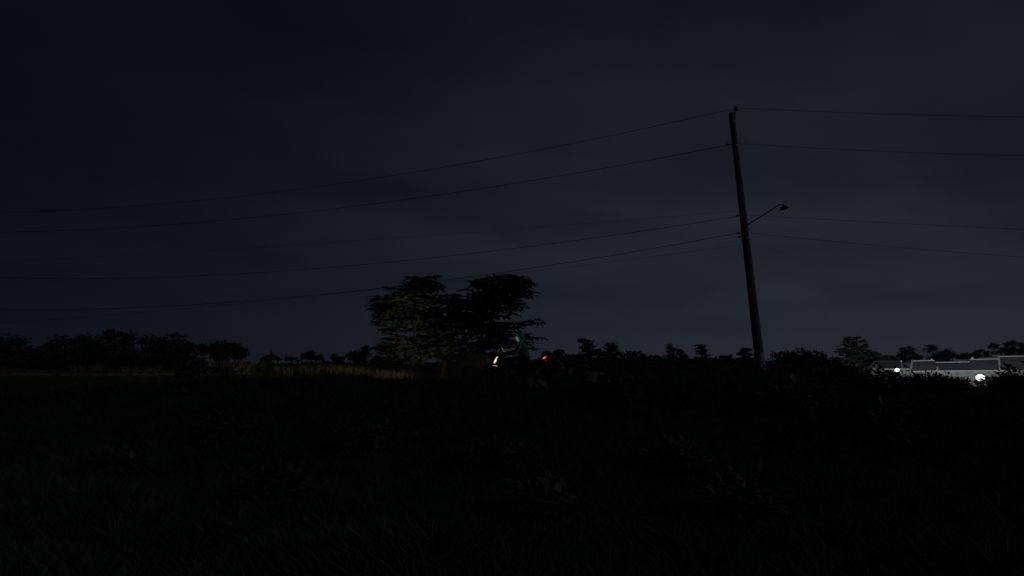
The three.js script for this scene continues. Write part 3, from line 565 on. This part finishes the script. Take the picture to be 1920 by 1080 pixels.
// ------------------------------------------------------------------ scooter and rider (local frame: forward is -x, up is y, near side is +z)
const TH = -Math.asin(0.251), SC = V(along(0, -1.2).x, 0.018, along(0, -1.2).z), toWorld = (v) => v.clone().applyAxisAngle(V(0, 1, 0), TH).add(SC);
{
  const g = base('motor_scooter', SC, TH); tag(g, 'dark motor scooter with glowing white headlight and red taillight', 'scooter');
  const body = mat(0.025, 0.028, 0.035, 0.28, {}), black = mat(0.018, 0.018, 0.02, 0.6), chrome = mat(0.6, 0.6, 0.62, 0.2, { metalness: 1 });
  const wheel = (x, r, w, name) => {
    const q = part('wheel', new THREE.CylinderGeometry(0.045, 0.045, 0.13, 14).rotateX(Math.PI / 2), M.steel, g); q.position.set(x, r, 0);
    part('tyre', new THREE.TorusGeometry(r - w / 2, w / 2, 10, 32), M.rubber, q);
    const sp = [new THREE.TorusGeometry(r - w - 0.005, 0.014, 8, 28)]; for (let k = 0; k < 5; k++) sp.push(box(0.03, r - w - 0.03, 0.03, 0, (r - w) / 2, 0).rotateZ(k * 2 * Math.PI / 5));
    part('rim', merge(sp), M.steel, q);
  };
  wheel(-0.64, 0.27, 0.085); wheel(0.62, 0.265, 0.1);
  part('front_fender', merge([-1.15, -0.85, -0.55, -0.25, 0.05, 0.35, 0.65, 0.95].map((f) => rbox(0.105, 0.018, 0.13, 0.007).rotateZ(-f).translate(-0.64 + Math.sin(f) * 0.305, 0.27 + Math.cos(f) * 0.305, 0))), body, g);
  for (const s of [-1, 1]) part('fork_leg', rod(V(-0.64, 0.27, s * 0.075), V(-0.5, 0.72, s * 0.06), 0.022), M.steel, g);
  part('steering_column', rod(V(-0.52, 0.6, 0), V(-0.42, 0.98, 0), 0.03), black, g);
  part('leg_shield', slab([[-0.66, 0.86], [-0.6, 0.93], [-0.48, 0.96], [-0.38, 0.7], [-0.33, 0.42], [-0.3, 0.3], [-0.38, 0.28], [-0.47, 0.46], [-0.57, 0.66]], 0.34, 0.04), body, g);
  part('front_panel', slab([[-0.71, 0.72], [-0.69, 0.84], [-0.6, 0.92], [-0.54, 0.84], [-0.52, 0.62], [-0.58, 0.55]], 0.24, 0.05), body, g);
  part('footboard', rbox(0.46, 0.07, 0.36, 0.02, -0.16, 0.29, 0), black, g);
  part('under_tray', slab([[-0.36, 0.28], [0.2, 0.28], [0.3, 0.2], [-0.25, 0.18]], 0.2, 0.02), black, g);
  part('side_body', slab([[0.02, 0.3], [-0.02, 0.5], [0.02, 0.68], [0.3, 0.72], [0.72, 0.82], [0.82, 0.84], [0.72, 0.68], [0.45, 0.5], [0.25, 0.34]], 0.34, 0.06), body, g);
  part('seat', slab([[-0.08, 0.68], [-0.02, 0.77], [0.24, 0.78], [0.34, 0.82], [0.66, 0.86], [0.7, 0.82], [0.4, 0.75], [0.1, 0.68]], 0.27, 0.04), mat(0.02, 0.02, 0.02, 0.7), g);
  part('grab_rail', merge([rod(V(0.5, 0.82, 0.13), V(0.82, 0.92, 0.1), 0.014), rod(V(0.5, 0.82, -0.13), V(0.82, 0.92, -0.1), 0.014), rod(V(0.82, 0.92, 0.1), V(0.82, 0.92, -0.1), 0.014)]), black, g);
  part('engine', merge([rbox(0.46, 0.16, 0.2, 0.04, 0.42, 0.3, 0.05), rbox(0.2, 0.14, 0.16, 0.04, 0.15, 0.3, 0)]), M.darkSteel, g);
  part('exhaust', merge([limb([V(0.12, 0.24, -0.08), V(0.3, 0.18, -0.14), V(0.45, 0.27, -0.17)], [0.018, 0.018, 0.03], 8, 4), rod(V(0.43, 0.26, -0.17), V(0.82, 0.37, -0.19), 0.045, 0.055, 12)]), M.darkSteel, g);
  part('shock_absorber', rod(V(0.6, 0.3, 0.12), V(0.5, 0.66, 0.12), 0.025), M.steel, g);
  part('rear_mudguard', limb([V(0.74, 0.7, 0), V(0.86, 0.58, 0), V(0.92, 0.42, 0)], [0.05, 0.045, 0.03], 6, 4), black, g);
  part('number_plate', rbox(0.01, 0.1, 0.22, 0.004).rotateZ(0.35).translate(0.9, 0.56, 0), mat(0.05, 0.05, 0.05, 0.5), g);
  const hb = part('handlebar', limb([V(-0.36, 1.01, -0.34), V(-0.4, 1.0, -0.18), V(-0.44, 0.97, 0), V(-0.4, 1.0, 0.18), V(-0.36, 1.01, 0.34)], [0.013, 0.013, 0.013], 8, 4), black, g);
  for (const s of [-1, 1]) {
    part('grip', rod(V(-0.375, 1.007, s * 0.24), V(-0.355, 1.011, s * 0.36), 0.018), M.rubber, hb);
    part('brake_lever', rod(V(-0.43, 1.0, s * 0.2), V(-0.42, 0.985, s * 0.36), 0.007), M.steel, hb);
    const mr = part('mirror', merge([rod(V(-0.42, 1.01, s * 0.17), V(-0.42, 1.2, s * 0.26), 0.006), new THREE.SphereGeometry(0.06, 12, 8).scale(0.25, 0.75, 1.1).translate(-0.42, 1.24, s * 0.29)]), black, g);
  }
  part('handlebar_cover', slab([[-0.56, 0.96], [-0.5, 1.04], [-0.4, 1.05], [-0.36, 0.98], [-0.46, 0.92]], 0.22, 0.04), body, g);
  part('instrument_panel', rbox(0.08, 0.012, 0.12, 0.004).rotateZ(-0.5).translate(-0.4, 1.056, 0), new THREE.MeshStandardMaterial({ color: 0x111111, emissive: new THREE.Color(0.75, 1, 0.95), emissiveIntensity: 0.8, roughness: 0.3 }), g);
  // phone clamped to the handlebar, an unseen source added to light the rider
  const ph = base('added_phone', toWorld(V(-0.43, 1.03, 0.17)), TH); tag(ph, 'phone clamped upright on the scooter handlebar, put in to light the rider', 'added_phone');
  part('clamp', rod(V(0, -0.04, 0), V(0, 0.04, 0), 0.012), black, ph);
  part('case', rbox(0.012, 0.15, 0.075, 0.005).rotateZ(0.55).translate(-0.02, 0.1, 0), black, ph);
  part('screen', rbox(0.004, 0.135, 0.066, 0.001).rotateZ(0.55).translate(-0.0128, 0.1045, 0), new THREE.MeshStandardMaterial({ color: 0x111111, emissive: new THREE.Color(0.8, 1, 0.96), emissiveIntensity: 3, roughness: 0.3 }), ph);
  const dl = new THREE.SpotLight(new THREE.Color(0.8, 1, 0.96), 8, 0, 0.7, 1, 2); dl.position.copy(toWorld(V(-0.425, 1.145, 0.175))); dl.target.position.copy(toWorld(V(-0.0, 1.56, 0.06))); dl.castShadow = true; dl.shadow.radius = 2; scene.add(dl, dl.target);  // added fill for helmet and chest, cast as if from this made-up handset
  // headlight: slanted wrap-round lens on the front panel, small position strip below it
  const hl = part('headlight', slab([[-0.745, 0.735], [-0.735, 0.8], [-0.665, 0.905], [-0.61, 0.93], [-0.64, 0.86], [-0.68, 0.75]], 0.26, 0.03, 0, true), new THREE.MeshStandardMaterial({ color: 0xffffff, emissive: new THREE.Color(1, 0.88, 0.72), emissiveIntensity: 17, roughness: 0.2 }), g);
  part('headlight_bezel', slab([[-0.72, 0.71], [-0.73, 0.735], [-0.67, 0.74], [-0.62, 0.86], [-0.57, 0.93], [-0.55, 0.9], [-0.62, 0.7]], 0.285, 0.02), black, g);
  part('position_light', slab([[-0.79, 0.655], [-0.74, 0.672], [-0.68, 0.667], [-0.63, 0.64], [-0.65, 0.635], [-0.7, 0.652], [-0.75, 0.654]], 0.25, 0.004), new THREE.MeshStandardMaterial({ color: 0xffffff, emissive: new THREE.Color(1, 0.8, 0.62), emissiveIntensity: 7, roughness: 0.2 }), g);
  const sp = new THREE.SpotLight(new THREE.Color(1, 0.86, 0.62), 1300, 0, 0.88, 1, 2); sp.position.copy(toWorld(V(-0.79, 0.84, 0))); sp.target.position.copy(toWorld(V(-10, 0.9, -1.7))); sp.castShadow = true; sp.shadow.radius = 3; scene.add(sp, sp.target);
  // taillight
  const tl = part('taillight', slab([[0.75, 0.845], [0.76, 0.885], [0.83, 0.94], [0.85, 0.925], [0.82, 0.865]], 0.18, 0.018), new THREE.MeshStandardMaterial({ color: new THREE.Color(0.5, 0.02, 0.02), emissive: new THREE.Color(1, 0.06, 0.07), emissiveIntensity: 5, roughness: 0.25 }), g);
  part('taillight_reflector', slab([[0.778, 0.86], [0.782, 0.885], [0.822, 0.915], [0.828, 0.9], [0.808, 0.868]], 0.188, 0.003), new THREE.MeshStandardMaterial({ color: 0xffffff, emissive: new THREE.Color(1, 0.5, 0.48), emissiveIntensity: 18, roughness: 0.3 }), tl);
  const rl = new THREE.PointLight(new THREE.Color(1, 0.08, 0.06), 0.8, 0, 2); rl.position.copy(toWorld(V(0.9, 0.9, 0))); rl.castShadow = true; scene.add(rl);
  for (const s of [-1, 1]) { part('turn_signal', new THREE.SphereGeometry(0.028, 10, 8).scale(1.4, 0.8, 0.8).translate(0.8, 0.8, s * 0.16), mat(0.5, 0.2, 0.03, 0.2), g); part('foot_peg', rod(V(0.28, 0.34, s * 0.16), V(0.3, 0.35, s * 0.26), 0.012), chrome, g); }
  part('side_badge', rbox(0.05, 0.05, 0.012, 0.005).translate(-0.33, 0.8 - 0.02, 0.172), chrome, g);
  part('side_stand', rod(V(0.05, 0.2, 0.12), V(0.3, 0.16, 0.15), 0.012), chrome, g);
}
// smooth-joined capsules meshed on a grid (surface nets)
function sdfMesh(bones, k, cell, lo, hi, extra) {
  const n = [0, 1, 2].map((i) => Math.ceil((hi[i] - lo[i]) / cell) + 1), F = new Float32Array(n[0] * n[1] * n[2]);
  const B = bones.map(([a, b, ra, rb]) => { const d = b.clone().sub(a); return { a, d, l: d.lengthSq() || 1e-9, ra, rb: rb ?? ra }; });
  const sdf = (x, y, z) => {
    let v = 1e3;
    for (const b of B) {
      const px = x - b.a.x, py = y - b.a.y, pz = z - b.a.z, t = Math.min(1, Math.max(0, (px * b.d.x + py * b.d.y + pz * b.d.z) / b.l)), qx = px - b.d.x * t, qy = py - b.d.y * t, qz = pz - b.d.z * t;
      const s = Math.sqrt(qx * qx + qy * qy + qz * qz) - (b.ra + (b.rb - b.ra) * t), h = Math.max(k - Math.abs(v - s), 0) / k;
      v = Math.min(v, s) - h * h * k * 0.25;
    }
    return extra ? extra(v, x, y, z) : v;
  };
  const id = (i, j, l) => (l * n[1] + j) * n[0] + i;
  for (let l = 0; l < n[2]; l++) for (let j = 0; j < n[1]; j++) for (let i = 0; i < n[0]; i++) F[id(i, j, l)] = sdf(lo[0] + i * cell, lo[1] + j * cell, lo[2] + l * cell);
  const vid = new Int32Array(F.length).fill(-1), pos = [], nor = [], idx = [];
  for (let l = 0; l + 1 < n[2]; l++) for (let j = 0; j + 1 < n[1]; j++) for (let i = 0; i + 1 < n[0]; i++) {
    let m = 0, sx = 0, sy = 0, sz = 0, c = 0; const f = [];
    for (let q = 0; q < 8; q++) { f[q] = F[id(i + (q & 1), j + (q >> 1 & 1), l + (q >> 2))]; if (f[q] < 0) m |= 1 << q; }
    if (!m || m === 255) continue;
    for (let q = 0; q < 8; q++) for (const b of [1, 2, 4]) if (!(q & b)) { const w = q | b; if ((f[q] < 0) !== (f[w] < 0)) { const t = f[q] / (f[q] - f[w]); sx += (q & 1) + (b === 1 ? t : 0); sy += (q >> 1 & 1) + (b === 2 ? t : 0); sz += (q >> 2) + (b === 4 ? t : 0); c++; } }
    const x = lo[0] + (i + sx / c) * cell, y = lo[1] + (j + sy / c) * cell, z = lo[2] + (l + sz / c) * cell, e = cell * 0.5;
    const g = V(sdf(x + e, y, z) - sdf(x - e, y, z), sdf(x, y + e, z) - sdf(x, y - e, z), sdf(x, y, z + e) - sdf(x, y, z - e)).normalize();
    vid[id(i, j, l)] = pos.length / 3; pos.push(x, y, z); nor.push(g.x, g.y, g.z);
  }
  const quad = (a, b, c, d, flip) => { if (a < 0 || b < 0 || c < 0 || d < 0) return; flip ? idx.push(a, c, b, a, d, c) : idx.push(a, b, c, a, c, d); };
  for (let l = 1; l + 1 < n[2]; l++) for (let j = 1; j + 1 < n[1]; j++) for (let i = 1; i + 1 < n[0]; i++) {
    const o = F[id(i, j, l)] < 0;
    if (o !== F[id(i + 1, j, l)] < 0) quad(vid[id(i, j - 1, l - 1)], vid[id(i, j, l - 1)], vid[id(i, j, l)], vid[id(i, j - 1, l)], !o);
    if (o !== F[id(i, j + 1, l)] < 0) quad(vid[id(i - 1, j, l - 1)], vid[id(i - 1, j, l)], vid[id(i, j, l)], vid[id(i, j, l - 1)], !o);
    if (o !== F[id(i, j, l + 1)] < 0) quad(vid[id(i - 1, j - 1, l)], vid[id(i, j - 1, l)], vid[id(i, j, l)], vid[id(i - 1, j, l)], !o);
  }
  const g = new THREE.BufferGeometry(); g.setAttribute('position', new THREE.Float32BufferAttribute(pos, 3)); g.setAttribute('normal', new THREE.Float32BufferAttribute(nor, 3)); g.setIndex(idx);
  return g;
}
{
  const g = base('person', SC, TH); tag(g, 'person in teal helmet and dark teal jacket riding the scooter', 'person');
  const skin = mat(0.36, 0.22, 0.15, 0.6), teal = mat(0.025, 0.23, 0.2, 0.75), pale = mat(0.5, 0.52, 0.5, 0.8), trousers = mat(0.02, 0.022, 0.035, 0.9), shoe = mat(0.03, 0.03, 0.03, 0.6), shellM = mat(0.015, 0.36, 0.31, 0.35);
  const hip = V(0.2, 0.88, 0), belly = V(0.18, 1.02, 0), chest = V(0.12, 1.2, 0), neck = V(0.07, 1.37, 0), head = V(0.03, 1.53, 0);
  const arm = (s) => [V(0.1, 1.3, s * 0.18), V(0.0, 1.06, s * 0.28), V(-0.31, 1.025, s * 0.29)];
  const leg = (s) => [V(0.16, 0.88, s * 0.1), V(-0.29, 0.83, s * 0.15), V(-0.2, 0.43, s * 0.13)];
  const bones = [[hip, belly, 0.125, 0.12], [belly, chest, 0.12, 0.13], [V(0.12, 1.2, -0.06), V(0.12, 1.2, 0.06), 0.12], [V(0.1, 1.29, -0.14), V(0.1, 1.29, 0.14), 0.075], [chest, neck, 0.09, 0.055], [neck, V(0.05, 1.45, 0), 0.056], [V(0.05, 1.55, 0), V(0.02, 1.53, 0), 0.095], [V(0.0, 1.5, 0), V(-0.015, 1.455, 0), 0.075, 0.055],
    [V(-0.075, 1.525, 0), V(-0.097, 1.495, 0), 0.012, 0.017], [V(0.03, 1.52, -0.095), V(0.03, 1.5, -0.095), 0.02], [V(0.03, 1.52, 0.095), V(0.03, 1.5, 0.095), 0.02]];
  for (const s of [-1, 1]) { const [a, b, c] = arm(s), [h, k, f] = leg(s); bones.push([a, b, 0.056, 0.045], [b, c, 0.044, 0.032], [h, k, 0.088, 0.062], [k, f, 0.06, 0.042], [f, V(-0.2, 0.37, s * 0.13), 0.045], [V(-0.17, 0.36, s * 0.13), V(-0.36, 0.345, s * 0.14), 0.035]); }
  const bodyGeo = sdfMesh(bones, 0.035, 0.013, [-0.45, 0.26, -0.42], [0.42, 1.72, 0.42]);
  // hands: palm and four fingers curled round each grip, thumb closing from the inside
  const hands = [];
  for (const s of [-1, 1]) {
    const hb = [], w = V(-0.31, 1.025, s * 0.29), pz = (t) => s * (0.262 + 0.026 * t);
    hb.push([w, V(-0.335, 1.03, s * 0.29), 0.026, 0.024], [V(-0.345, 1.033, pz(0)), V(-0.345, 1.033, pz(3)), 0.017], [V(-0.33, 1.03, pz(0.5)), V(-0.33, 1.03, pz(2.5)), 0.018]);
    [0.95, 1.05, 1, 0.82].forEach((f, t) => { const z = pz(t); hb.push([V(-0.36, 1.038, z), V(-0.36 - 0.035 * f, 1.035, z), 0.0095, 0.009], [V(-0.36 - 0.035 * f, 1.035, z), V(-0.36 - 0.038 * f, 1.005, z), 0.009, 0.0085], [V(-0.36 - 0.038 * f, 1.005, z), V(-0.365, 0.985, z), 0.0085, 0.0075]); });
    hb.push([V(-0.33, 1.02, pz(-0.4)), V(-0.35, 1.0, pz(-1.1)), 0.012, 0.0105], [V(-0.35, 1.0, pz(-1.1)), V(-0.378, 0.992, pz(-1)), 0.0105, 0.008]);
    hands.push(sdfMesh(hb, 0.008, 0.004, [-0.43, 0.96, Math.min(s * 0.2, s * 0.37)], [-0.27, 1.08, Math.max(s * 0.2, s * 0.37)]));
  }
  part('body', merge([bodyGeo, ...hands].map((q) => q)), skin, g);
  const jb = [[V(0.2, 0.93, 0), belly, 0.145, 0.135], [belly, chest, 0.135, 0.145], [V(0.12, 1.2, -0.07), V(0.12, 1.2, 0.07), 0.135], [V(0.1, 1.29, -0.15), V(0.1, 1.29, 0.15), 0.088], [V(0.09, 1.33, 0), V(0.07, 1.385, 0), 0.075, 0.068]];
  const cuff = (v, x, y, z) => Math.max(v, -(x + 0.3), 0.86 - y);
  for (const s of [-1, 1]) { const [a, b, c] = arm(s); jb.push([a, b, 0.074, 0.062], [b, c, 0.06, 0.046]); }
  const wrinkle = (v, x, y, z) => v + 0.006 * noise.noise(x * 22, y * 30, z * 22);
  part('jacket', sdfMesh(jb, 0.05, 0.014, [-0.42, 0.78, -0.42], [0.42, 1.46, 0.42], (v, x, y, z) => cuff(wrinkle(v, x, y, z), x, y, z)), teal, g);
  // pale sleeve stripe and collar
  for (const s of [-1, 1]) { const [a, b] = arm(s); part('sleeve_stripe', limb([a.clone().add(V(0.035, 0.04, s * 0.052)), a.clone().lerp(b, 0.5).add(V(0.045, 0, s * 0.055)), b.clone().add(V(0.04, 0.02, s * 0.048))], [0.02, 0.022, 0.018], 8, 4), pale, g); }
  part('collar', new THREE.TorusGeometry(0.068, 0.02, 8, 20).rotateX(Math.PI / 2).rotateZ(0.25).translate(0.065, 1.395, 0), pale, g);
  part('jacket_zip', limb([V(0.0, 1.36, 0), V(-0.03, 1.24, 0), V(0.02, 1.0, 0)], [0.012, 0.012, 0.012], 6, 4), pale, g);
  const tb = [[V(0.22, 0.87, 0), V(0.18, 0.96, 0), 0.14, 0.135]]; for (const s of [-1, 1]) { const [h, k, f] = leg(s); tb.push([h, k, 0.1, 0.075], [k, f, 0.074, 0.06]); }
  part('trousers', sdfMesh(tb, 0.04, 0.014, [-0.46, 0.32, -0.36], [0.46, 1.12, 0.36], (v, x, y, z) => Math.max(wrinkle(v, x, y, z), 0.4 - y)), trousers, g);
  for (const s of [-1, 1]) { part('shoe', sdfMesh([[V(-0.19, 0.38, s * 0.13), V(-0.18, 0.355, s * 0.13), 0.055], [V(-0.16, 0.358, s * 0.13), V(-0.36, 0.352, s * 0.145), 0.042, 0.036]], 0.03, 0.009, [-0.46, 0.27, s * 0.13 - 0.13], [-0.05, 0.46, s * 0.13 + 0.13], (v, x, y) => Math.max(v, 0.328 - y)), shoe, g); }
  // open-face helmet: shell with the face cut out, visor, strap
  const hs = sdfMesh([[V(0.05, 1.56, 0), V(0.03, 1.55, 0), 0.137], [V(0.06, 1.5, 0), V(0.05, 1.46, 0), 0.125, 0.115]], 0.03, 0.009, [-0.16, 1.36, -0.2], [0.26, 1.74, 0.2], (v, x, y, z) => Math.max(v, -(v + 0.022), -Math.max(x + 0.03, y - 1.585 + 0.25 * (x + 0.03)), 1.43 + 0.25 * (x - 0.05) - y, -(Math.hypot(z, (x - 0.05)) - 0.02)));
  const helmet = part('helmet', hs, shellM, g);
  part('peak', new THREE.SphereGeometry(0.15, 20, 6, Math.PI * -0.36, Math.PI * 0.72, Math.PI * 0.3, Math.PI * 0.1).rotateY(Math.PI).translate(0.02, 1.57, 0), mat(0.01, 0.22, 0.19, 0.3, { side: THREE.DoubleSide }), helmet);
  part('chin_strap', new THREE.TorusGeometry(0.1, 0.008, 6, 20, Math.PI).rotateY(Math.PI / 2).rotateX(Math.PI).translate(0.0, 1.47, 0), M.rubber, helmet);
  part('helmet_stripe', new THREE.TorusGeometry(0.138, 0.008, 6, 24, Math.PI * 0.6).rotateZ(0.3).translate(0.045, 1.56, 0.012), pale, helmet);
  for (const s of [-1, 1]) part('eye', new THREE.SphereGeometry(0.011, 10, 8).translate(-0.068, 1.535, s * 0.032), mat(0.05, 0.04, 0.035, 0.2), g);
  part('mouth', rbox(0.008, 0.01, 0.04, 0.003).translate(-0.078, 1.465, 0), mat(0.2, 0.08, 0.07, 0.5), g);
}

scene.fog = new THREE.FogExp2(0xd8e2f0, 0.0002);   // night haze

// ------------------------------------------------------------------ shadows on, draw
scene.traverse((o) => { if (o.isMesh) { o.castShadow = true; o.receiveShadow = true; } });
renderer.render(scene, camera);
